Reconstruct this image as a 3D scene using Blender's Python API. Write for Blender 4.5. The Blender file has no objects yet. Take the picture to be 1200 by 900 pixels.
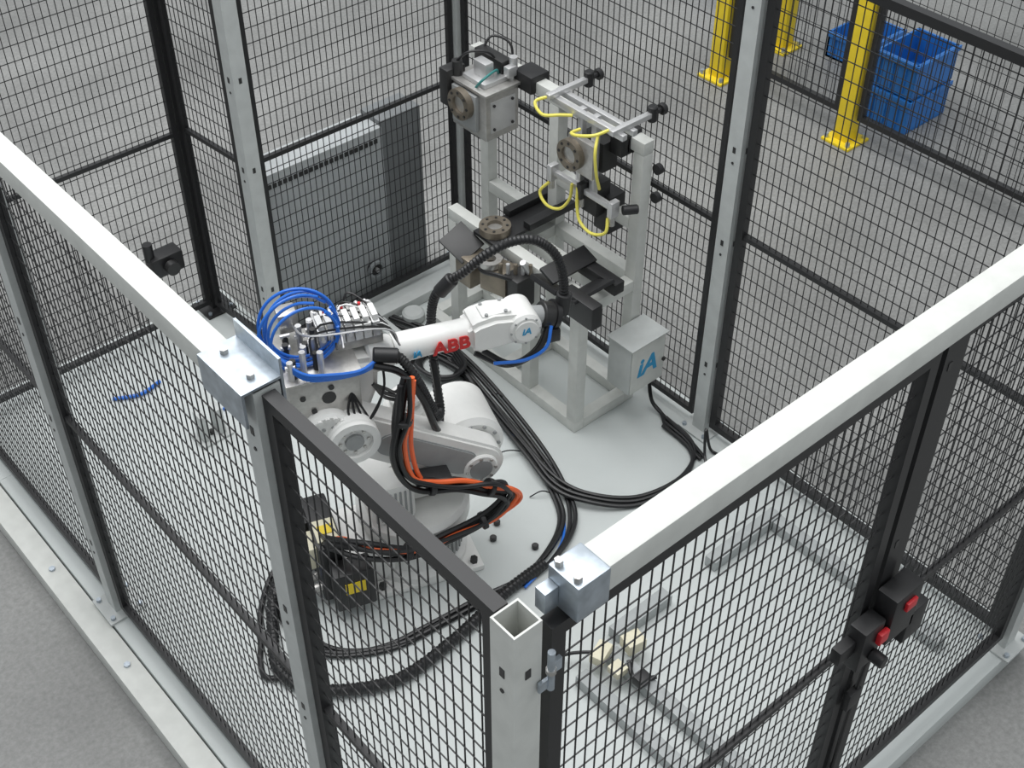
import bpy, bmesh, math, random
from mathutils import Vector, Matrix, Euler
random.seed(4)
S=bpy.context.scene
S.view_settings.view_transform='Standard'
def mat(name,col,rough=.5,metal=0,var=.06,scale=20,bump=0):
    m=bpy.data.materials.new(name);m.use_nodes=True
    nt=m.node_tree;b=nt.nodes['Principled BSDF']
    b.inputs['Roughness'].default_value=rough;b.inputs['Metallic'].default_value=metal
    tc=nt.nodes.new('ShaderNodeTexCoord');n=nt.nodes.new('ShaderNodeTexNoise')
    n.inputs['Scale'].default_value=scale;n.inputs['Detail'].default_value=6
    r=nt.nodes.new('ShaderNodeValToRGB')
    r.color_ramp.elements[0].position=.3;r.color_ramp.elements[1].position=.7
    r.color_ramp.elements[0].color=(*[max(0,c*(1-var)) for c in col],1)
    r.color_ramp.elements[1].color=(*[min(1,c*(1+var)) for c in col],1)
    nt.links.new(tc.outputs['Object'],n.inputs['Vector']);nt.links.new(n.outputs['Fac'],r.inputs['Fac'])
    nt.links.new(r.outputs['Color'],b.inputs['Base Color'])
    if bump:
        bp=nt.nodes.new('ShaderNodeBump');bp.inputs['Strength'].default_value=bump
        nt.links.new(n.outputs['Fac'],bp.inputs['Height']);nt.links.new(bp.outputs['Normal'],b.inputs['Normal'])
    return m
WHITE=mat('white_powder_coat',(.60,.61,.58),.4)
LGRAY=mat('light_gray_paint',(.50,.52,.51),.45)
CHAN=mat('channel_gray_paint',(.36,.38,.38),.5)
PLATE=mat('base_plate_paint',(.54,.57,.56),.5,scale=2)
BLACK=mat('black_powder_coat',(.014,.014,.015),.45)
RUB=mat('black_rubber',(.010,.010,.011),.38)
ZINC=mat('zinc_plate',(.42,.47,.52),.35,.7,.2,30)
STEEL=mat('machined_steel',(.50,.49,.47),.35,.7,.1,60)
ALU=mat('aluminium',(.62,.62,.62),.35,.6)
ROBW=mat('robot_white_paint',(.76,.76,.74),.35,0,.03)
ROBG=mat('robot_gray',(.30,.31,.31),.5)
RED=mat('logo_red',(.6,.02,.02),.5)
BLUE=mat('blue_hose',(.02,.15,.6),.3)
LBLUE=mat('logo_blue',(.03,.3,.55),.5)
YEL=mat('yellow_paint',(.78,.58,.02),.45)
YELH=mat('yellow_hose',(.78,.70,.12),.35)
ORG=mat('orange_cable',(.8,.13,.03),.4)
CREAM=mat('cream_plastic',(.7,.66,.5),.5)
DARK=mat('dark_gray_metal',(.045,.045,.045),.4,.5)
BRONZE=mat('gripper_bronze',(.22,.19,.15),.4,.6,.2)
BIN=mat('blue_bin_plastic',(.02,.16,.5),.4)
CAB=mat('cabinet_gray',(.42,.44,.445),.4,0)
CABD=mat('cabinet_dark_gray',(.17,.18,.185),.4,0)
CABT=mat('cabinet_top_gray',(.33,.35,.36),.45,.1)
REDP=mat('red_plastic',(.6,.02,.03),.4)

class B:
    def __init__(s,M=None):
        s.bm=bmesh.new();s.mats=[];s.M=M or Matrix.Identity(4)
    def mi(s,m):
        if m not in s.mats:s.mats.append(m)
        return s.mats.index(m)
    def add(s,vs,fs,m,M=None):
        M=s.M@(M or Matrix.Identity(4));i=s.mi(m)
        V=[s.bm.verts.new(M@Vector(v)) for v in vs]
        for f in fs:
            try:
                F=s.bm.faces.new([V[k] for k in f]);F.material_index=i;F.smooth=True
            except ValueError:pass
    def box(s,c,d,m,rot=None,bev=0):
        x,y,z=[k/2 for k in d]
        M=Matrix.Translation(c)
        if rot:M=M@Euler([math.radians(a) for a in rot]).to_matrix().to_4x4()
        if bev<=0:
            vs=[(i*x,j*y,k*z) for i in(-1,1) for j in(-1,1) for k in(-1,1)]
            fs=[(0,1,3,2),(4,6,7,5),(0,4,5,1),(2,3,7,6),(0,2,6,4),(1,5,7,3)]
            s.add(vs,fs,m,M)
        else:
            t=bmesh.new();bmesh.ops.create_cube(t,size=1)
            for v in t.verts:v.co=Vector((v.co.x*2*x,v.co.y*2*y,v.co.z*2*z))
            bmesh.ops.bevel(t,geom=t.edges[:],offset=min(bev,.49*min(d)),segments=2,affect='EDGES',profile=.6)
            t.verts.index_update()
            s.add([v.co.copy() for v in t.verts],[[v.index for v in f.verts] for f in t.faces],m,M);t.free()
    def b2(s,a,b,m,bev=0):
        s.box([(a[i]+b[i])/2 for i in range(3)],[abs(a[i]-b[i]) for i in range(3)],m,None,bev)
    def frame(s,p0,p1):
        d=(Vector(p1)-Vector(p0));q=Vector((0,0,1)).rotation_difference(d.normalized())
        return Matrix.Translation(p0)@q.to_matrix().to_4x4(),d.length
    def cyl(s,p0,p1,r,m,r2=None,n=24,ch=0):
        r2=r if r2 is None else r2
        M,L=s.frame(p0,p1)
        prof=[(0,0),(r-ch,0),(r,ch),(r2,L-ch),(r2-ch,L),(0,L)] if ch else [(0,0),(r,0),(r2,L),(0,L)]
        s.lathe(prof,m,M,n)
    def lathe(s,prof,m,M=None,n=24):
        vs=[];fs=[]
        for (r,z) in prof:
            for k in range(n):
                a=2*math.pi*k/n;vs.append((max(r,1e-5)*math.cos(a),max(r,1e-5)*math.sin(a),z))
        for j in range(len(prof)-1):
            for k in range(n):
                a=j*n+k;b=j*n+(k+1)%n;fs.append((a,b,b+n,a+n))
        s.add(vs,fs,m,M)
    def ring(s,p0,p1,ro,ri,m,n=28):
        M,L=s.frame(p0,p1);s.lathe([(ri,0),(ro,0),(ro,L),(ri,L),(ri,0)],m,M,n)
    def bolts(s,c,ax,R,r,h,m,n=8,k=6):
        M,_=s.frame(c,Vector(c)+Vector(ax))
        for i in range(n):
            a=2*math.pi*i/n
            s.lathe([(0,0),(r,0),(r,h),(0,h)],m,M@Matrix.Translation((R*math.cos(a),R*math.sin(a),0)),k)
    def tube(s,pts,r,m,n=8,sub=6,rib=0):
        P=[Vector(p) for p in pts];Q=[]
        if len(P)>2:
            E=[P[0]*2-P[1]]+P+[P[-1]*2-P[-2]]
            for i in range(1,len(E)-2):
                a,b,c,d=E[i-1:i+3];k=sub
                if rib:k=max(2,int((c-b).length/(rib/2)))
                for j in range(k):
                    t=j/k
                    Q.append(.5*((2*b)+(c-a)*t+(2*a-5*b+4*c-d)*t*t+(3*b-a-3*c+d)*t**3))
            Q.append(P[-1])
        else:Q=P
        vs=[];fs=[];N=None
        for i,q in enumerate(Q):
            T=(Q[min(i+1,len(Q)-1)]-Q[max(i-1,0)]).normalized()
            if N is None:N=T.orthogonal().normalized()
            else:N=(N-T*N.dot(T)).normalized()
            Bn=T.cross(N);rr=r*(1.0 if not rib else (1.0 if i%2 else .84))
            for k in range(n):
                a=2*math.pi*k/n;vs.append(q+N*(rr*math.cos(a))+Bn*(rr*math.sin(a)))
        for i in range(len(Q)-1):
            for k in range(n):
                a=i*n+k;b=i*n+(k+1)%n;fs.append((a,b,b+n,a+n))
        fs.append(tuple(range(n))[::-1]);fs.append(tuple(range((len(Q)-1)*n,len(Q)*n)))
        s.add(vs,fs,m)
    def prism(s,poly,h0,h1,m,M=None,bev=0):
        t=bmesh.new()
        V=[t.verts.new((p[0],h0,p[1])) for p in poly];F=t.faces.new(V)
        r=bmesh.ops.extrude_face_region(t,geom=[F])
        for v in r['geom']:
            if isinstance(v,bmesh.types.BMVert):v.co.y=h1
        bmesh.ops.recalc_face_normals(t,faces=t.faces[:])
        if bev:
            ed=[e for e in t.edges if len(e.link_faces)==2 and e.calc_face_angle()>.9]
            bmesh.ops.bevel(t,geom=ed,offset=bev,segments=2,affect='EDGES')
        t.verts.index_update()
        s.add([v.co.copy() for v in t.verts],[[v.index for v in f.verts] for f in t.faces],m,M);t.free()
    def done(s,name,parent=None,ang=35):
        bmesh.ops.recalc_face_normals(s.bm,faces=s.bm.faces[:])
        me=bpy.data.meshes.new(name);s.bm.to_mesh(me);s.bm.free()
        for m in s.mats:me.materials.append(m)
        me.set_sharp_from_angle(angle=math.radians(ang))
        o=bpy.data.objects.new(name,me);S.collection.objects.link(o)
        if parent:o.parent=parent
        return o
def empty(name):
    e=bpy.data.objects.new(name,None);S.collection.objects.link(e);return e
def text(s,name,size,M,m,parent,ext=.0006,shear=0,bold=.0):
    c=bpy.data.curves.new(name,'FONT');c.body=s;c.size=size;c.extrude=ext;c.align_x='CENTER';c.align_y='CENTER';c.shear=shear;c.offset=bold
    o=bpy.data.objects.new(name+'_tmp',c);S.collection.objects.link(o)
    dg=bpy.context.evaluated_depsgraph_get()
    me=bpy.data.meshes.new_from_object(o.evaluated_get(dg));me.name=name
    bpy.data.objects.remove(o)
    me.materials.clear();me.materials.append(m)
    r=bpy.data.objects.new(name,me);S.collection.objects.link(r);r.parent=parent;r.matrix_world=M
    return r

# ---------- floor ----------
def floor_mat():
    m=mat('concrete',(.235,.235,.228),.5,0,.24,1.3)
    nt=m.node_tree;b=nt.nodes['Principled BSDF'];r=[n for n in nt.nodes if n.type=='VALTORGB'][0]
    tc=[n for n in nt.nodes if n.type=='TEX_COORD'][0]
    n2=nt.nodes.new('ShaderNodeTexNoise');n2.inputs['Scale'].default_value=55;n2.inputs['Detail'].default_value=10;n2.inputs['Roughness'].default_value=.7
    nt.links.new(tc.outputs['Object'],n2.inputs['Vector'])
    r2=nt.nodes.new('ShaderNodeValToRGB');r2.color_ramp.elements[0].position=.35;r2.color_ramp.elements[1].position=.65
    r2.color_ramp.elements[0].color=(.80,.80,.80,1);r2.color_ramp.elements[1].color=(1.15,1.15,1.15,1)
    mx=nt.nodes.new('ShaderNodeMix');mx.data_type='RGBA';mx.blend_type='MULTIPLY';mx.inputs[0].default_value=1
    nt.links.new(r.outputs[0],mx.inputs[6]);nt.links.new(n2.outputs['Fac'],r2.inputs[0]);nt.links.new(r2.outputs[0],mx.inputs[7])
    nt.links.new(mx.outputs[2],b.inputs['Base Color'])
    return m
FZ=-.09
b=B();b.b2((-6,-5,FZ-.1),(16,18,FZ),floor_mat());b.done('floor')
b=B();b.b2((.80,.93,FZ),(3.14,3.93,0),PLATE,.003);b.b2((.80,3.93,FZ),(2.08,4.4,0),PLATE,.003);b.done('cell_base_plate')
b=B();b.b2((.71,.93,FZ),(.795,4.4,-.01),WHITE,.004)
for i in range(6):b.cyl((.755,1.2+i*.55,-.01),(.755,1.2+i*.55,-.002),.012,ZINC,n=6)
b.done('fence_base_channel')

# ---------- fence ----------
def post(x,y,z1,m=LGRAY,s=.06,z0=0.001):
    b=B();h=s/2;t=.004
    b.b2((x-h,y-h,z0),(x-h+t,y+h,z1),m);b.b2((x+h-t,y-h,z0),(x+h,y+h,z1),m)
    b.b2((x-h+t,y-h,z0),(x+h-t,y-h+t,z1),m);b.b2((x-h+t,y+h-t,z0),(x+h-t,y+h,z1),m)
    b.b2((x-.07,y-.07,z0),(x+.07,y+.07,z0+.008),m)
    for i in(-1,1):
        for j in(-1,1):b.cyl((x+i*.052,y+j*.052,z0),(x+i*.052,y+j*.052,z0+.02),.009,ZINC,n=6)
    for zz in (.35,.92,1.3,1.86):
        if zz<z1-.05:
            b.box((x-h-.0005,y,zz),(.002,.012,.022),DARK);b.box((x,y-h-.0005,zz),(.012,.002,.022),DARK)
            b.cyl((x-h,y,zz-.05),(x-h-.002,y,zz-.05),.005,DARK,n=10)
    return b.done('fence_post')
def panel(p,q,z0,z1,rails=(.95,),name='mesh_fence_panel',fr=.022,w=.0026,sx=.027,sz=.060,top=True):
    p=Vector((*p,0));q=Vector((*q,0));L=(q-p).length;d=(q-p).normalized()
    b=B(Matrix.Translation(p)@Matrix.Rotation(math.atan2(d.y,d.x),4,'Z'))
    h=fr/2
    b.b2((0,-h,z0),(fr,h,z1),BLACK);b.b2((L-fr,-h,z0),(L,h,z1),BLACK)
    b.b2((fr,-h,z0),(L-fr,h,z0+fr),BLACK);b.b2((fr,-h,z1-fr),(L-fr,h,z1),BLACK)
    for r in rails:b.b2((fr,-.009,r-.009),(L-fr,.009,r+.009),BLACK)
    n=round((L-fr)/sx)
    for i in range(1,n):
        x=i*L/n;b.b2((x-w/2,-w,z0+.01),(x+w/2,0,z1-.01),BLACK)
    n=round((z1-z0)/sz)
    for i in range(1,n):
        z=z0+i*(z1-z0)/n;b.b2((.01,0,z-w/2),(L-.01,w,z+w/2),BLACK)
    return b.done(name)
post(.861,.984,1.978,WHITE)
post(.861,1.74,1.975)
post(.861,3.09,1.92)
post(2.035,3.87,2.35);post(3.06,3.87,2.35);post(3.06,2.367,2.6);post(3.06,.98,1.95)
panel((.861,1.022),(.861,1.705),.06,1.97,(.95,),fr=.03)
panel((.861,1.775),(.861,3.05),.03,1.915,(.95,),fr=.026)
panel((.861,3.13),(.861,4.28),.03,1.915,(.95,),fr=.026)
panel((2.07,3.87),(3.025,3.87),.04,2.3,(.93,))
panel((2.02,3.91),(1.985,4.27),.04,2.3,(.93,))
panel((1.965,4.3),(.90,4.3),.04,2.3,(.90,))
post(1.99,4.31,2.3,BLACK,.04)
panel((3.06,2.42),(3.06,3.835),.04,2.3,(.97,))
panel((3.06,1.015),(3.06,2.325),.04,2.0,(.97,),fr=.03)
panel((.915,.972),(1.985,.972),.06,1.93,(.95,),'mesh_fence_door',fr=.032)
panel((2.075,.98),(3.02,.98),.06,1.93,(.95,),fr=.03)
post(2.03,.98,1.93,BLACK,.05)
b=B();b.b2((.820,1.80,1.92),(.880,4.33,1.98),WHITE,.004);b.done('fence_top_beam')
b=B()
b.b2((.812,1.71,1.982),(.895,1.87,1.988),ZINC)
b.b2((.895,1.71,1.90),(.901,1.87,2.03),ZINC)
b.b2((.806,1.71,1.90),(.812,1.87,1.988),ZINC)
for y in(1.745,1.84):b.cyl((.85,y,1.988),(.85,y,1.998),.009,STEEL,n=6)
b.done('beam_bracket')
b=B();b.b2((1.01,.935,1.962),(3.1,.998,2.026),WHITE,.004);b.done('fence_top_beam')
b=B()
b.b2((.945,.930,1.945),(1.018,1.003,2.031),ZINC,.004)
b.b2((.915,.975,1.95),(.945,1.0,2.0),ZINC,.002)
for x,y in((.957,.945),(.957,.99)):b.cyl((x,y,2.03),(x,y,2.044),.008,STEEL,n=6)
b.done('corner_bracket')
b=B()
for z in(1.84,.3):
    b.cyl((.905,.945,z-.05),(.905,.945,z+.05),.007,ZINC,n=12);b.cyl((.905,.945,z+.005),(.905,.945,z-.005),.0095,STEEL,n=12)
    b.b2((.903,.945,z-.015),(.93,.953,z+.015),ZINC)
    b.b2((.88,.945,z-.045),(.905,.951,z-.02),ZINC)
b.done('door_hinge')
b=B()
b.b2((1.90,.90,.96),(1.98,.95,1.11),BLACK,.006);b.b2((1.95,.885,1.04),(1.985,.90,1.08),REDP,.004)
b.b2((1.99,.89,1.0),(2.10,.95,1.17),BLACK,.006);b.b2((2.03,.88,1.11),(2.07,.89,1.14),REDP,.003)
b.b2((1.84,.92,1.02),(1.90,.95,1.07),BLACK,.004);b.b2((2.08,.89,.93),(2.16,.95,1.05),BLACK,.006)
b.cyl((1.95,.90,1.0),(1.95,.86,1.0),.018,BLACK,None,16,.003)
b.tube([(2.02,.93,1.0),(2.01,.94,.7),(2.02,.945,.3)],.006,RUB)
b.box((2.0,.94,.72),(.05,.02,.07),BLACK,None,.004)
b.done('door_safety_lock')
b=B();b.box((1.78,4.25,.39),(.14,.08,.09),BLACK,None,.01);b.cyl((1.72,4.25,.42),(1.72,4.25,.5),.02,BLACK);b.cyl((1.78,4.2,.39),(1.78,4.17,.39),.03,DARK);b.done('fence_sensor')

# ---------- control cabinet behind ----------
b=B()
b.b2((2.12,3.97,FZ),(2.72,4.12,.78),CAB,.006)
b.b2((2.72,3.98,FZ),(2.93,4.12,.80),CABD,.004)
for i in range(22):
    b.b2((2.15+i*.025,3.966,.715),(2.167+i*.025,3.971,.735),DARK)
b.cyl((2.62,3.97,.10),(2.62,3.95,.10),.035,DARK,n=20);b.ring((2.62,3.955,.10),(2.62,3.94,.10),.042,.03,CABT)
b.cyl((2.62,3.95,.10),(2.62,3.935,.10),.01,ALU)
b.done('steel_control_cabinet')

# ---------- robot ----------
RM=Matrix.Translation((1.80,2.61,.001))@Matrix.Rotation(math.radians(-20),4,'Z')
rob=empty('industrial_robot_arm')
def arm2(b,x0,z0,x1,z1,r0,r1,y0,y1,m,bev=.01):
    dx,dz=x1-x0,z1-z0;a=math.atan2(dz,dx);pts=[]
    for k in range(15):
        t=a+math.pi/2+math.pi*k/14;pts.append((x0+r0*math.cos(t),z0+r0*math.sin(t)))
    for k in range(15):
        t=a-math.pi/2+math.pi*k/14;pts.append((x1+r1*math.cos(t),z1+r1*math.sin(t)))
    b.prism(pts,y0,y1,m,None,bev)
b=B(RM)
b.box((0,0,.0125),(.40,.36,.025),ROBW,None,.008)
for i in(-1,1):
    for j in(-1,1):b.cyl((i*.17,j*.15,.025),(i*.17,j*.15,.045),.014,DARK,n=6)
b.lathe([(0,.02),(.185,.02),(.185,.05),(.165,.07),(.16,.15),(.175,.17),(.175,.215),(0,.215)],ROBW,None,40)
for k in range(12):
    a=math.radians(-85+k*8)
    b.box((.168*math.cos(a),.168*math.sin(a),.11),(.006,.012,.07),ROBG,(0,0,math.degrees(a)))
b.box((-.19,0,.11),(.2,.24,.17),ROBW,None,.02)
b.done('base',rob)
b=B(RM)
b.box((-.33,-.01,.16),(.09,.26,.27),BLACK,None,.012)
b.box((-.33,-.06,.298),(.075,.10,.008),CREAM,None,.002);b.box((-.33,-.06,.303),(.05,.04,.004),YEL)
b.box((-.385,-.06,.22),(.05,.09,.10),CREAM,None,.006);b.box((-.413,-.06,.22),(.006,.07,.06),YEL)
b.box((-.385,.06,.2),(.05,.08,.14),BLACK,None,.006)
for i in range(5):
    b.cyl((-.37,-.11+i*.05,.08),(-.43,-.11+i*.05,.07),.016,STEEL,n=14);b.cyl((-.42,-.11+i*.05,.07),(-.45,-.11+i*.05,.062),.019,BLUE if i%2 else BLACK,n=14)
b.box((-.28,-.19,.15),(.14,.08,.18),BLACK,None,.01)
b.box((-.28,-.232,.17),(.07,.004,.05),YEL)
b.done('connector_panel',rob)
b=B(RM)
b.lathe([(0,.22),(.19,.22),(.20,.235),(.20,.29),(.185,.31),(0,.31)],ROBW,None,44)
b.prism([(-.15,.30),(.18,.30),(.27,.40),(.28,.50),(.22,.58),(.10,.60),(-.02,.52),(-.13,.46)],-.05,.10,ROBW,None,.02)
b.cyl((Sx:=.20,.17,.50),(.20,-.06,.50),.125,ROBW,None,40,.018)
b.ring((.20,.185,.50),(.20,.17,.50),.09,.06,ROBG)
b.cyl((.02,.08,.42),(.02,.08,.66),.075,ROBW,None,28,.012)
b.cyl((.02,.08,.66),(.02,.08,.70),.055,ROBW,None,28,.012)
b.box((-.10,-.02,.40),(.16,.22,.17),ROBW,None,.025)
for i in range(8):b.box((-.16+i*.017,-.131,.40),(.007,.006,.12),ROBG)
b.bolts((.20,-.06,.50),(0,-1,0),.10,.007,.006,ROBG,12)
b.done('turret',rob)
Sz=.50;Ex,Ez=-.22,.80
b=B(RM)
arm2(b,Sx,Sz,Ex,Ez,.088,.078,-.15,-.06,ROBW)
arm2(b,Sx-.06,Sz+.043,Ex+.12,Ez-.086,.05,.045,-.157,-.14,ROBG,.004)
b.cyl((Sx,-.15,Sz),(Sx,-.165,Sz),.06,ROBW,None,28,.005);b.cyl((Sx,-.16,Sz),(Sx,-.168,Sz),.04,ROBG,None,28)
b.bolts((Sx,-.165,Sz),(0,-1,0),.05,.006,.006,STEEL,8)
b.done('lower_arm',rob)
b=B(RM)
b.cyl((Ex,.12,Ez),(Ex,-.185,Ez),.082,ROBW,None,36,.01)
b.ring((Ex,-.185,Ez),(Ex,-.20,Ez),.082,.058,ROBW,36);b.cyl((Ex,-.185,Ez),(Ex,-.195,Ez),.03,ROBG)
b.bolts((Ex,-.185,Ez),(0,-1,0),.045,.006,.006,STEEL,8)
b.cyl((Ex-.07,-.02,Ez+.03),(Ex-.07,-.16,Ez+.03),.078,ROBW,None,32,.01)
b.bolts((Ex-.07,-.155,Ez+.03),(0,-1,0),.063,.008,.012,ROBW,16,8)
b.bolts((Ex-.07,-.155,Ez+.03),(0,-1,0),.03,.006,.010,ROBG,6,8)
b.prism([(Ex-.13,Ez-.02),(Ex+.08,Ez-.02),(Ex+.12,Ez+.08),(Ex+.13,Ez+.2),(Ex-.06,Ez+.22),(Ex-.14,Ez+.1)],-.07,.10,ROBW,None,.02)
b.cyl((Ex-.05,.06,Ez+.06),(Ex-.22,.06,Ez+.06),.055,ROBW,None,24,.01)
b.done('elbow_housing',rob)
FZa=Ez+.17
b=B(RM)
b.b2((Ex-.17,-.12,FZa-.03),(Ex+.05,.13,FZa-.022),STEEL)
b.b2((Ex-.17,-.125,FZa-.09),(Ex+.05,-.118,FZa+.05),STEEL,.002)
b.b2((Ex-.175,-.125,FZa-.08),(Ex-.168,.13,FZa+.05),STEEL,.002)
b.b2((Ex-.175,-.125,FZa+.05),(Ex+.06,.13,FZa+.058),STEEL,.002)
for x,z in((-.13,0),(-.04,.02),(.02,-.05),(-.1,-.06)):b.cyl((Ex+x,-.125,FZa+z),(Ex+x,-.130,FZa+z),.009,DARK,n=12)
b.cyl((Ex-.05,-.126,FZa-.02),(Ex-.05,-.128,FZa-.02),.022,DARK)
b.done('valve_bracket',rob)
b=B(RM@Matrix.Translation((.02,.01,.035)))
b.b2((Ex-.07,-.03,FZa+.022),(Ex+.14,.06,FZa+.058),STEEL,.002)
for i in range(7):
    x=Ex-.06+i*.028
    b.b2((x,-.04,FZa+.058),(x+.024,.07,FZa+.115),ROBW if i%3 else ALU,.003)
    b.b2((x+.003,-.03,FZa+.115),(x+.021,.03,FZa+.135),ROBW,.002)
    for y in(-.045,.085):
        b.cyl((x+.011,y*.65,FZa+.09),(x+.011,y*1.15,FZa+.095),.007,ALU,n=10)
    b.cyl((x+.011,.05,FZa+.11),(x+.011,.05,FZa+.13),.005,REDP if i%2 else ALU,n=10)
for i in range(16):
    x=Ex-.19+random.random()*.13;y=-.12+random.random()*.2;z=FZa+.022
    b.cyl((x,y,z),(x,y,z+.05+random.random()*.05),.010,ALU if i%3 else DARK,n=10)
    if i%2:b.cyl((x-.015,y,z+.05),(x+.015,y,z+.05),.008,ALU,n=8)
b.box((Ex-.13,.09,FZa+.1),(.06,.06,.07),STEEL,None,.004)
b.done('valve_manifold',rob)
b=B(RM)
C=Vector((Ex-.09,-.03,FZa+.175))
for i in range(6):
    R=.102+random.uniform(0,.022);ax=Vector((random.uniform(-.2,.2),1,random.uniform(-.2,.1))).normalized()
    c=C+Vector((random.uniform(-.012,.012),random.uniform(-.06,.02),random.uniform(-.01,.012)))
    pts=[];u=ax.orthogonal().normalized();v=ax.cross(u)
    for k in range(15):
        a=2*math.pi*k/14*.95+i*.2;pts.append(c+u*(R*math.cos(a))+v*(R*math.sin(a))+ax*(k*.002))
    b.tube(pts,.005,BLUE,8,4)
for k in range(4):
    b.tube([(Ex-.18,-.06,FZa+.12+k*.004),(Ex-.12,-.12,FZa+.075+k*.006),(Ex-.05,-.135,FZa+.06+k*.006),(Ex+.05,-.13,FZa+.05+k*.003),(Ex+.12,-.10,FZa+.045+k*.006),(Ex+.17,-.08,FZa+.05)],.0055,BLUE)
b.done('air_hose_coil',rob)
b=B(RM)
for k in range(9):
    x0=Ex-.1+.02*k
    b.tube([(x0,.08*random.choice((-1,1)),FZa+.12),(x0+.03,-.06+.02*k,FZa+.16+.02*random.random()),(Ex+.16,-.05+.01*k,FZa+.13),(Ex+.2,-.06,FZa+.06)],.0035,RUB if k%3 else ALU,6,5)
for k in range(4):
    b.tube([(Ex+.02,-.12,FZa-.02),(Ex+.0+.02*k,-.15,FZa-.09-.01*k),(Ex+.06,-.16,FZa-.12),(Ex+.12,-.13,FZa-.04),(Ex+.13,-.10,FZa+.05)],.004,RUB,6,5)
for k in range(3):
    b.tube([(Ex+.10,-.07,FZa-.06),(Ex+.15,-.03,FZa-.13-.02*k),(Ex+.20+.02*k,.02,FZa-.20-.02*k),(Ex+.26,.06,FZa-.15),(Ex+.33,.10,FZa-.04),(Ex+.36,.08,FZa+.06)],.006,RUB,6,5)
b.done('signal_cables',rob)
b=B(RM)
b.cyl((Ex+.10,0,FZa),(Ex+.19,0,FZa),.062,ROBW,.052,28,.008)
b.cyl((Ex+.19,0,FZa),(Ex+.46,0,FZa),.050,ROBW,.044,32)
b.prism([(Ex+.43,-.045+FZa),(Ex+.47,-.06+FZa),(Ex+.60,-.055+FZa),(Ex+.62,FZa+.05),(Ex+.52,FZa+.068),(Ex+.46,FZa+.06),(Ex+.43,FZa+.045)],-.06,.06,ROBW,None,.016)
b.box((Ex+.53,0,FZa+.06),(.10,.07,.02),ROBW,None,.008)
for x in(.495,.56):
    for y in(-.03,.03):b.cyl((Ex+x,y,FZa+.067),(Ex+x,y,FZa+.074),.006,ROBG,n=8)
b.cyl((Ex+.615,.065,FZa),(Ex+.615,-.068,FZa),.058,ROBW,None,32,.010)
b.cyl((Ex+.615,-.068,FZa),(Ex+.615,-.073,FZa),.040,ROBW,None,32,.002)
b.cyl((Ex+.65,0,FZa),(Ex+.695,0,FZa-.01),.034,ROBG,None,24,.003)
b.bolts((Ex+.615,-.066,FZa),(0,-1,0),.05,.004,.004,ROBG,8)
b.done('forearm',rob)
TX=Matrix.Rotation(math.radians(90),4,'X')
text('ABB','maker_logo',.068,RM@Matrix.Translation((Ex+.37,-.0535,FZa))@TX,RED,rob,.002,0,.0022)
text('iA','forearm_badge',.032,RM@Matrix.Translation((Ex+.255,-.0545,FZa+.0))@TX,LBLUE,rob,.002,.2,.001)
text('iA','wrist_badge',.035,RM@Matrix.Translation((Ex+.615,-.0735,FZa))@TX,LBLUE,rob,.001,.2,.001)
b=B(RM)
wx=Ex+.71
b.cyl((wx-.02,0,FZa-.005),(wx+.02,0,FZa-.02),.045,DARK,None,24,.003);b.ring((wx+.02,0,FZa-.015),(wx+.035,0,FZa-.02),.05,.03,BLACK)
b.box((wx+.01,-.02,FZa-.07),(.05,.06,.05),BLACK,None,.006)
b.tube([(wx,-.05,FZa-.02),(wx-.03,-.08,FZa-.08),(wx-.10,-.07,FZa-.12),(wx-.2,-.05,FZa-.12)],.006,BLUE)
b.tube([(wx,-.03,FZa-.03),(wx-.05,-.06,FZa-.10),(wx-.14,-.05,FZa-.14),(wx-.22,0,FZa-.1)],.011,RUB)
b.tube([(wx,-.02,FZa-.05),(wx-.05,-.03,FZa-.13),(wx-.14,-.02,FZa-.17),(wx-.24,.02,FZa-.12)],.010,RUB)
b.done('tool_changer',rob)
b=B(RM)
b.tube([(-.10,-.09,1.04),(-.04,-.11,1.03),(.01,-.13,.93),(.055,-.12,.79),(.08,-.09,.72),(.105,-.04,.70),(.115,.02,.76),(.12,.07,.90),(.135,.09,1.03),(.16,.06,1.12),(.22,.02,1.19),(.29,0,1.255),(.37,0,1.28),(.45,0,1.265),(.52,0,1.19),(.55,0,1.08),(.545,0,.97),(.50,-.02,.90)],.0165,RUB,12,8,rib=.012)
b.tube([(-.12,-.11,1.02),(-.04,-.13,.98),(.02,-.14,.86),(.06,-.13,.71),(.09,-.08,.66),(.11,-.02,.72),(.11,.03,.85)],.012,RUB,10)
b.cyl((-.115,-.09,1.045),(-.04,-.11,1.035),.024,BLACK,None,16,.004)
b.cyl((.15,.06,1.10),(.19,.04,1.16),.024,BLACK,None,16,.004)
b.cyl((.555,0,1.03),(.545,0,.95),.026,BLACK,None,16,.004)
b.done('dress_pack',rob)
b=B(RM)
base=[(-.05,-.2,1.01),(-.07,-.22,.88),(-.09,-.22,.75),(-.07,-.22,.62),(0,-.22,.55),(.1,-.22,.52),(.2,-.22,.47),(.27,-.21,.42),(.28,-.2,.36),(.2,-.2,.29),(.07,-.21,.27),(-.08,-.23,.27),(-.22,-.22,.33),(-.32,-.15,.33),(-.34,-.08,.26)]
offs=[(0,0,0,RUB,.014),(.02,-.012,.012,ORG,.009),(-.018,-.014,-.01,RUB,.010),(.006,-.022,.022,RUB,.008),(.03,.0,-.012,ORG,.008),(-.01,0,.026,RUB,.010)]
for k,(dx,dy,dz,mm,r) in enumerate(offs):
    b.tube([(x+dx+random.uniform(-.012,.012),y+dy,z+dz+random.uniform(-.012,.012)) for x,y,z in base],r,mm,8,6)
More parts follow.
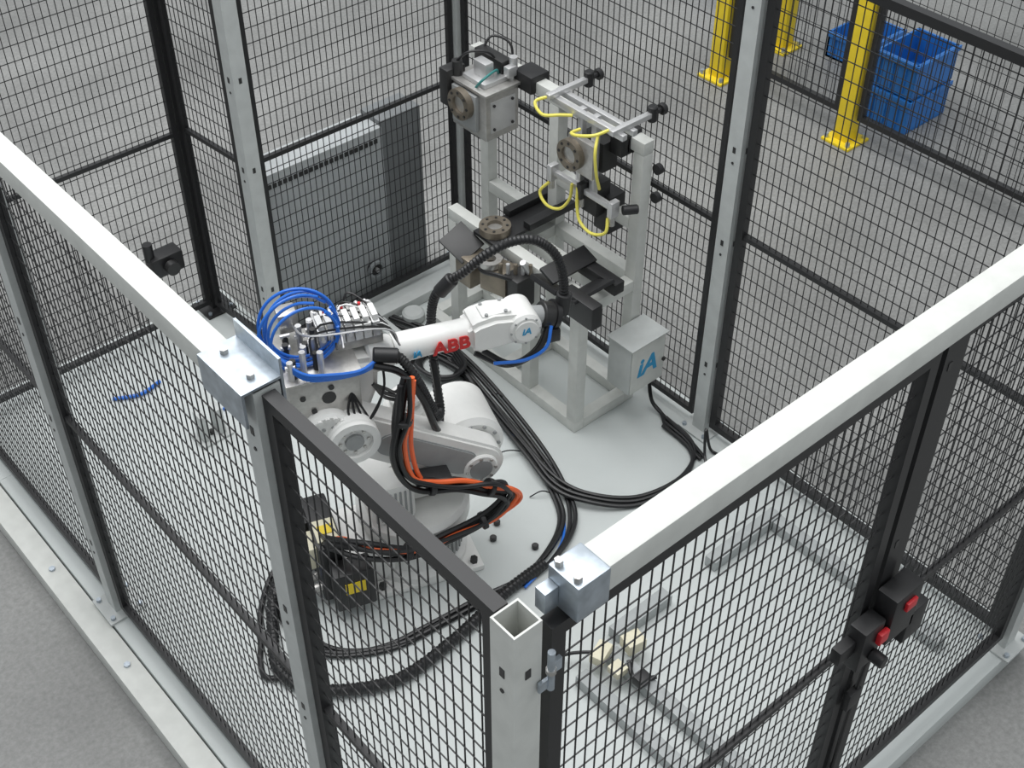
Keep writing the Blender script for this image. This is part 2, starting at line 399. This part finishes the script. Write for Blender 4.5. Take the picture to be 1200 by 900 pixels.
for i in(1,4,6,9,11):
    p=Vector(base[i]);q=Vector(base[i+1]);d=(q-p).normalized()
    b.cyl(p,p+d*.02,.032,BLACK,None,14,.003)
b.box((.02,-.19,.56),(.12,.06,.03),BLACK,(0,10,0),.004)
b.done('cable_harness',rob)

# ---------- fixture frame ----------
fx=empty('fixture_stand')
b=B()
def tubeb(a,c,m=WHITE,w=.05):
    h=w/2;b.b2([min(a[i],c[i])-h for i in range(3)],[max(a[i],c[i])+h for i in range(3)],m,.004)
for y in(2.70,3.14,3.55):tubeb((2.95,y,.075),(2.95,y,1.145))
tubeb((2.95,2.70,1.195),(2.95,3.6,1.195))
tubeb((2.95,2.75,.86),(2.95,3.09,.86));tubeb((2.95,2.75,.62),(2.95,3.09,.62));tubeb((2.95,3.19,.62),(2.95,3.50,.62))
for y in(2.70,2.97):tubeb((2.67,y,.076),(2.67,y,.61))
tubeb((2.67,3.42,.076),(2.67,3.42,.61))
tubeb((2.67,2.70,.66),(2.67,3.42,.66));tubeb((2.67,2.70,.026),(2.67,3.6,.026));tubeb((2.95,2.7,.026),(2.95,3.6,.026))
for y in (2.70,3.14,3.6):tubeb((2.72,y,.026),(2.90,y,.026))
tubeb((2.72,2.70,.60),(2.90,2.70,.60));tubeb((2.72,3.14,.62),(2.90,3.14,.62));tubeb((2.81,2.75,.62),(2.81,3.09,.62))
b.done('frame',fx)
b=B()
b.b2((2.80,2.545,.20),(2.985,2.665,.43),LGRAY,.006);b.b2((2.805,2.538,.205),(2.98,2.545,.425),WHITE,.004)
b.b2((2.79,2.53,.43),(2.99,2.67,.436),LGRAY,.002)
b.cyl((2.975,2.538,.30),(2.975,2.530,.30),.008,DARK,n=10)
b.done('junction_box',fx)
text('iA','box_logo',.12,Matrix.Translation((2.885,2.5372,.315))@TX,LBLUE,fx,.001,.2,.003)
b=B(Matrix.Translation((0,0,.035)))
b.b2((2.74,3.31,.97),(2.90,3.51,1.16),STEEL,.004)
b.b2((2.73,3.30,1.16),(2.93,3.52,1.172),STEEL,.002)
b.b2((2.722,3.35,1.0),(2.74,3.49,1.15),ROBG,.003)
b.ring((2.722,3.42,1.10),(2.695,3.42,1.10),.062,.035,BRONZE);b.cyl((2.722,3.42,1.10),(2.708,3.42,1.10),.035,STEEL);b.bolts((2.697,3.42,1.10),(-1,0,0),.05,.006,.005,DARK,8)
b.b2((2.71,3.50,1.05),(2.80,3.55,1.20),DARK,.006)
b.b2((2.90,3.24,1.14),(2.99,3.34,1.21),BLACK,.005);b.b2((2.89,3.40,1.10),(2.93,3.48,1.17),STEEL,.003)
b.b2((2.76,3.34,1.172),(2.88,3.47,1.19),ALU,.003);b.b2((2.79,3.37,1.19),(2.83,3.44,1.25),ALU,.003)
b.b2((2.86,3.36,1.19),(2.91,3.52,1.24),DARK,.004);b.b2((2.86,3.32,1.19),(2.90,3.35,1.23),ALU,.003)
b.cyl((2.76,3.5,1.17),(2.76,3.5,1.23),.02,DARK);b.cyl((2.9,3.34,1.2),(2.9,3.34,1.26),.016,ALU)
b.tube([(2.76,3.5,1.23),(2.79,3.46,1.27),(2.85,3.42,1.26),(2.88,3.40,1.21)],.005,RUB)
b.tube([(2.75,3.38,1.17),(2.76,3.35,1.21),(2.83,3.36,1.22),(2.86,3.38,1.19)],.005,mat('teal_hose',(.03,.2,.19)))
b.tube([(2.88,3.5,1.22),(2.93,3.5,1.27),(2.97,3.44,1.25),(2.95,3.4,1.18)],.005,RUB)
b.b2((2.76,3.306,1.0),(2.88,3.31,1.13),ALU,.001)
for x in(2.775,2.865):
    for z in(1.015,1.115):b.cyl((x,3.306,z),(x,3.301,z),.006,DARK,n=8)
b.done('box_gripper',fx)
b=B()
XP=2.84
for y in(2.83,2.90):b.b2((XP-.012,y-.012,.97),(XP+.012,y+.012,1.30),ALU,.003)
for x in(XP-.02,XP+.03):
    b.b2((x-.011,2.67,1.278),(x+.011,3.06,1.30),ALU,.003)
b.b2((XP-.03,2.69,.975),(XP-.01,3.03,.997),ALU,.003)
for y in(2.70,3.02):
    b.b2((XP-.06,y-.011,1.30),(XP+.14,y+.011,1.32),ALU,.003)
    b.cyl((XP+.14,y,1.28),(XP+.14,y,1.34),.018,BLACK,None,14,.004);b.cyl((XP+.14,y,1.31),(XP+.19,y,1.31),.010,BLACK,n=10);b.cyl((XP+.18,y,1.31),(XP+.20,y,1.31),.022,BLACK,None,14,.004)
for y in(2.70,2.86,3.02):
    b.b2((XP-.045,y-.012,.955),(XP-.005,y+.012,1.02),ALU if y!=2.86 else DARK,.003)
    b.cyl((XP-.03,y,.96),(XP-.03,y,.92),.012,STEEL,n=10)
b.cyl((XP+.0,2.68,.98),(XP+.05,2.65,.98),.018,BLACK,None,14,.004)
b.b2((XP-.04,2.80,1.06),(XP-.012,2.93,1.20),STEEL,.004)
b.ring((XP-.04,2.90,1.13),(XP-.065,2.90,1.13),.06,.034,BRONZE);b.cyl((XP-.04,2.90,1.13),(XP-.055,2.90,1.13),.034,STEEL);b.bolts((XP-.062,2.90,1.13),(-1,0,0),.048,.006,.005,DARK,8)
b.b2((XP+.01,2.80,1.07),(XP+.085,2.92,1.19),DARK,.004)
b.b2((2.88,2.74,1.15),(2.98,2.80,1.235),BLACK,.005)
b.b2((2.86,2.83,.86),(2.93,2.91,1.0),DARK,.004);b.b2((2.90,2.80,.78),(2.98,2.88,.94),BLACK,.004)
b.b2((XP+.07,2.74,1.16),(XP+.08,2.95,1.22),ALU,.002)
b.cyl((2.98,2.66,1.10),(3.0,2.66,1.10),.02,BLACK);b.cyl((2.98,2.66,.98),(3.0,2.66,.98),.02,BLACK)
def yh(p):b.tube(p,.006,YELH,8,6)
yh([(XP-.05,3.02,1.31),(XP-.09,3.05,1.29),(XP-.10,3.0,1.265),(XP-.06,2.95,1.27),(XP-.03,2.92,1.27)])
yh([(XP-.05,2.72,1.31),(XP-.10,2.74,1.30),(XP-.12,2.80,1.28),(XP-.10,2.85,1.26),(XP-.05,2.86,1.25)])
yh([(XP-.04,3.02,.95),(XP-.06,3.05,.90),(XP-.07,3.0,.87),(XP-.06,2.94,.88),(XP-.04,2.91,.93),(XP-.04,2.90,1.0)])
yh([(XP-.04,2.71,.95),(XP-.06,2.70,.90),(XP-.07,2.76,.87),(XP-.06,2.83,.88),(XP-.05,2.86,.93),(XP-.04,2.87,1.0)])
yh([(XP-.02,2.80,1.24),(XP-.06,2.77,1.2),(XP-.06,2.76,1.12),(XP-.02,2.78,1.03)])
b.done('suction_gripper',fx)
b=B()
b.b2((2.60,3.10,.695),(3.0,3.23,.71),BLACK,.003)
b.b2((2.76,3.08,.71),(3.0,3.12,.74),BLACK,.003);b.b2((2.76,3.2,.71),(3.0,3.24,.74),BLACK,.003)
b.ring((2.66,3.17,.711),(2.66,3.17,.74),.062,.03,BRONZE);b.cyl((2.66,3.17,.711),(2.66,3.17,.725),.03,STEEL);b.bolts((2.66,3.17,.738),(0,0,1),.047,.006,.004,DARK,8)
b.box((2.55,3.24,.67),(.12,.13,.012),DARK,(25,-20,0),.003)
b.box((2.56,3.19,.58),(.10,.09,.13),BRONZE,None,.01)
b.box((2.58,3.05,.60),(.10,.12,.10),BRONZE,(0,0,15),.01);b.ring((2.56,3.08,.655),(2.56,3.08,.68),.045,.022,STEEL)
b.box((2.60,2.96,.585),(.09,.08,.14),DARK,None,.008)
b.cyl((2.58,2.98,.55),(2.58,2.98,.45),.035,BLACK,None,16,.004)
b.cyl((2.63,2.94,.66),(2.60,2.94,.72),.012,ALU)
b.tube([(2.56,3.16,.62),(2.52,3.08,.64),(2.53,3.0,.66),(2.58,2.94,.64)],.009,RUB)
for i in range(5):b.cyl((2.55+.02*i,3.01-.02*i,.64),(2.55+.02*i,3.01-.02*i,.70),.008,ALU if i%2 else BRONZE,n=8)
b.done('parallel_gripper',fx)
b=B()
b.box((2.66,2.66,.72),(.20,.10,.014),BLACK,(-28,0,0),.003)
b.box((2.70,2.80,.74),(.22,.08,.014),BLACK,(20,0,0),.003)
b.box((2.60,2.62,.70),(.05,.16,.10),BLACK,(0,0,0),.004)
b.box((2.78,2.72,.70),(.05,.22,.05),BLACK,None,.004)
b.box((2.60,2.80,.70),(.06,.14,.02),BLACK,(0,25,0),.003)
b.done('tool_rest_plates',fx)

# ---------- floor cables ----------
cA=[(2.51,3.73),(2.57,3.53),(2.57,3.27),(2.51,2.95),(2.45,2.67),(2.39,2.49),(2.31,2.35),(2.19,2.27),(2.01,2.23),(1.82,2.26),(1.64,2.28),(1.46,2.31),(1.31,2.40),(1.26,2.52),(1.27,2.64),(1.32,2.70)]
cB=[(2.60,3.41),(2.55,3.26),(2.50,3.04),(2.42,2.71),(2.38,2.50),(2.43,2.36),(2.56,2.25),(2.74,2.21),(2.88,2.25),(2.94,2.33),(2.96,2.48)]
b=B()
for k in range(4):
    b.tube([(x+(k-1.5)*.019+random.uniform(-.008,.008),y+(k%2)*.012+(-(k-1.5)*.012),.012+.006*(k%2)) for x,y in cA],.0085,RUB,8,6)
for k in range(3):
    b.tube([(x+(k-1)*.02+random.uniform(-.007,.007),y+(k-1)*.012,.034 if 2.3<y<2.9 and x<2.5 else .012) for x,y in cB],.0085,RUB,8,6)
b.tube([(x-.035,y-.02,.012) for x,y in cA[3:9]],.005,BLUE,8,6)
b.tube([(2.40,3.62,.02),(2.46,3.55,.02),(2.50,3.4,.02),(2.52,3.2,.03),(2.47,3.05,.02)],.012,RUB)
b.done('floor_cable_bundle')
b=B()
for k in range(2):
    b.tube([(2.97,2.60,.20),(2.98,2.58,.05),(2.98,2.52,.015),(2.97-.03*k,2.45,.012),(2.96-.03*k,2.36,.012),(2.93-.02*k,2.24,.012)],.008,RUB)
b.tube([(2.90,2.20,.012),(2.93,2.24,.04),(2.96,2.27,.12),(2.975,2.25,.02),(2.98,2.20,.012),(2.96,2.1,.012)],.006,RUB)
b.done('junction_box_cable',fx)
b=B()
for k in range(5):
    R=.10+.010*k
    b.tube([(2.48+R*math.cos(a*.9)*.7,3.33+R*math.sin(a*.9)*.9,.015+.010*k) for a in range(0,8)],.010,RUB)
b.done('coiled_cable')
hs=[(1.60,2.90),(1.42,2.86),(1.28,2.75),(1.19,2.62),(1.12,2.48),(1.15,2.36),(1.25,2.26),(1.41,2.185),(1.63,2.19),(1.90,2.23),(2.09,2.24)]
b=B();b.tube([(x,y,.026) for x,y in hs],.022,RUB,12,8,rib=.016)
b.tube([(x-.045,y+.01,.012) for x,y in hs[0:5]]+[(1.2,2.42,.012)],.010,RUB,10,8)
b.done('corrugated_cable_conduit')
b=B()
for x,y in((2.10,2.51),(2.13,2.33),(2.04,2.46)):b.cyl((x,y,.001),(x,y,.02),.013,DARK,None,12,.003)
b.done('anchor_bolt_caps')
b=B()
for p,q in(((2.29,2.79),(2.43,2.72)),((2.54,3.06),(2.56,2.98)),((2.28,2.53),(2.36,2.48))):
    b.tube([(p[0],p[1],.005),((p[0]+q[0])/2,(p[1]+q[1])/2,.03),(q[0],q[1],.004)],.0025,RUB,6)
b.done('cable_tie_tails')
b=B()
b.tube([(1.35,4.05,.01),(1.45,4.0,.012),(1.55,4.02,.01)],.008,BLUE);b.tube([(1.70,3.92,.01),(1.80,3.88,.012),(1.86,3.90,.01)],.008,BLUE);b.tube([(1.66,3.70,.01),(1.72,3.74,.012),(1.8,3.73,.01)],.006,BLUE)
b.done('blue_air_line')
b=B()
def chan(a,c):
    x0,y0=a;x1,y1=c
    if abs(x1-x0)>abs(y1-y0):
        b.b2((x0,y0-.025,.001),(x1,y0+.025,.05),CHAN,.003)
    else:
        b.b2((x0-.025,y0,.001),(x0+.025,y1,.05),CHAN,.003)
chan((2.54,1.85),(2.90,1.85));chan((2.87,1.82),(2.87,1.10));chan((2.06,1.85),(2.32,1.85));chan((2.0,1.80),(2.0,1.10));chan((1.86,1.80),(1.86,1.10))
b.done('mounting_channels')
b=B()
b.box((1.95,1.80,.072),(.08,.05,.04),CREAM,(0,0,20),.005);b.box((2.06,1.76,.077),(.07,.06,.05),CREAM,(0,0,-10),.005);b.box((1.95,1.72,.067),(.05,.05,.03),CREAM,None,.004)
b.tube([(1.95,1.80,.08),(1.88,1.88,.05),(1.80,1.92,.02)],.006,RUB);b.tube([(2.0,1.72,.07),(1.97,1.66,.06),(2.03,1.62,.058)],.008,RUB)
b.box((1.98,1.64,.072),(.05,.04,.04),BLACK,None,.004)
b.done('proximity_switch_set')
b=B()
b.b2((1.48,3.56,.001),(1.62,3.66,.01),LGRAY);b.b2((1.50,3.58,.01),(1.53,3.64,.14),LGRAY,.003);b.b2((1.57,3.58,.01),(1.60,3.64,.14),LGRAY,.003)
b.cyl((1.55,3.61,.01),(1.55,3.61,.03),.01,DARK,n=6)
b.done('floor_bracket')
b=B();
b.b2((2.15,3.72,.001),(2.8,3.78,.05),LGRAY,.004);b.b2((2.42,3.55,.001),(2.48,3.71,.05),LGRAY,.004);b.cyl((2.6,3.66,.001),(2.6,3.66,.05),.05,LGRAY,None,20,.01)
b.done('floor_channel')

# ---------- neighbouring yellow fence ----------
def ypost(x,y):
    b=B();b.b2((x-.045,y-.045,FZ),(x+.045,y+.045,2.1),YEL,.004);b.b2((x-.09,y-.09,FZ),(x+.09,y+.09,FZ+.015),YEL,.003)
    for i in(-1,1):
        for j in(-1,1):b.cyl((x+i*.07,y+j*.07,FZ+.01),(x+i*.07,y+j*.07,FZ+.04),.012,ZINC,n=6)
    b.done('yellow_guard_post')
for x,y in((5.33,3.44),(5.33,4.34),(5.87,4.34)):ypost(x,y)
panel((5.33,3.50),(5.33,4.28),.06,2.0,(1.0,),fr=.03,sx=.04,sz=.08)
panel((5.33,2.3),(5.33,3.38),.06,2.0,(1.0,),fr=.03,sx=.04,sz=.08)
def bin_(x,y,z,w=.4,d=.3,h=.22):
    b=B();t=.012
    b.b2((x,y,z),(x+w,y+d,z+t),BIN);b.b2((x,y,z),(x+t,y+d,z+h),BIN);b.b2((x+w-t,y,z),(x+w,y+d,z+h),BIN);b.b2((x,y,z),(x+w,y+t,z+h),BIN);b.b2((x,y+d-t,z),(x+w,y+d,z+h),BIN)
    b.b2((x-.01,y-.01,z+h-.03),(x+w+.01,y,z+h),BIN,.003);b.b2((x-.012,y,z+h-.03),(x,y+d,z+h),BIN,.003)
    for i in range(3):b.b2((x-.008,y+.06+i*.08,z+.02),(x,y+.075+i*.08,z+h-.03),BIN)
    b.done('blue_storage_bin')
bin_(5.60,3.26,FZ,.36,.26,.2);bin_(5.60,3.26,FZ+.21,.36,.26,.2)
bin_(5.98,3.82,FZ,.34,.28,.16);bin_(6.3,5.1,FZ,.5,.35)

# ---------- camera & light ----------
cam=bpy.data.cameras.new('camera');co=bpy.data.objects.new('camera',cam);S.collection.objects.link(co)
cam.sensor_width=36;cam.lens=1543/1200*36
co.location=(0,0,3.67)
az=math.radians(49.1);pt=math.radians(42.2)
fwd=Vector((math.cos(az)*math.cos(pt),math.sin(az)*math.cos(pt),-math.sin(pt)))
co.rotation_euler=fwd.to_track_quat('-Z','Y').to_euler()
S.camera=co
w=bpy.data.worlds.new('world');S.world=w;w.use_nodes=True
w.node_tree.nodes['Background'].inputs[0].default_value=(.92,.97,1,1);w.node_tree.nodes['Background'].inputs[1].default_value=.58
def area(loc,size,e,rot=(0,0,0),c=(1,1,1)):
    l=bpy.data.lights.new('ceiling_light','AREA');l.shape='RECTANGLE';l.size,l.size_y=size;l.energy=e;l.color=c
    o=bpy.data.objects.new('ceiling_light',l);S.collection.objects.link(o);o.location=loc;o.rotation_euler=[math.radians(a) for a in rot]
area((1,6,7),(2.5,10),420);area((4,3,7),(2.5,10),290)
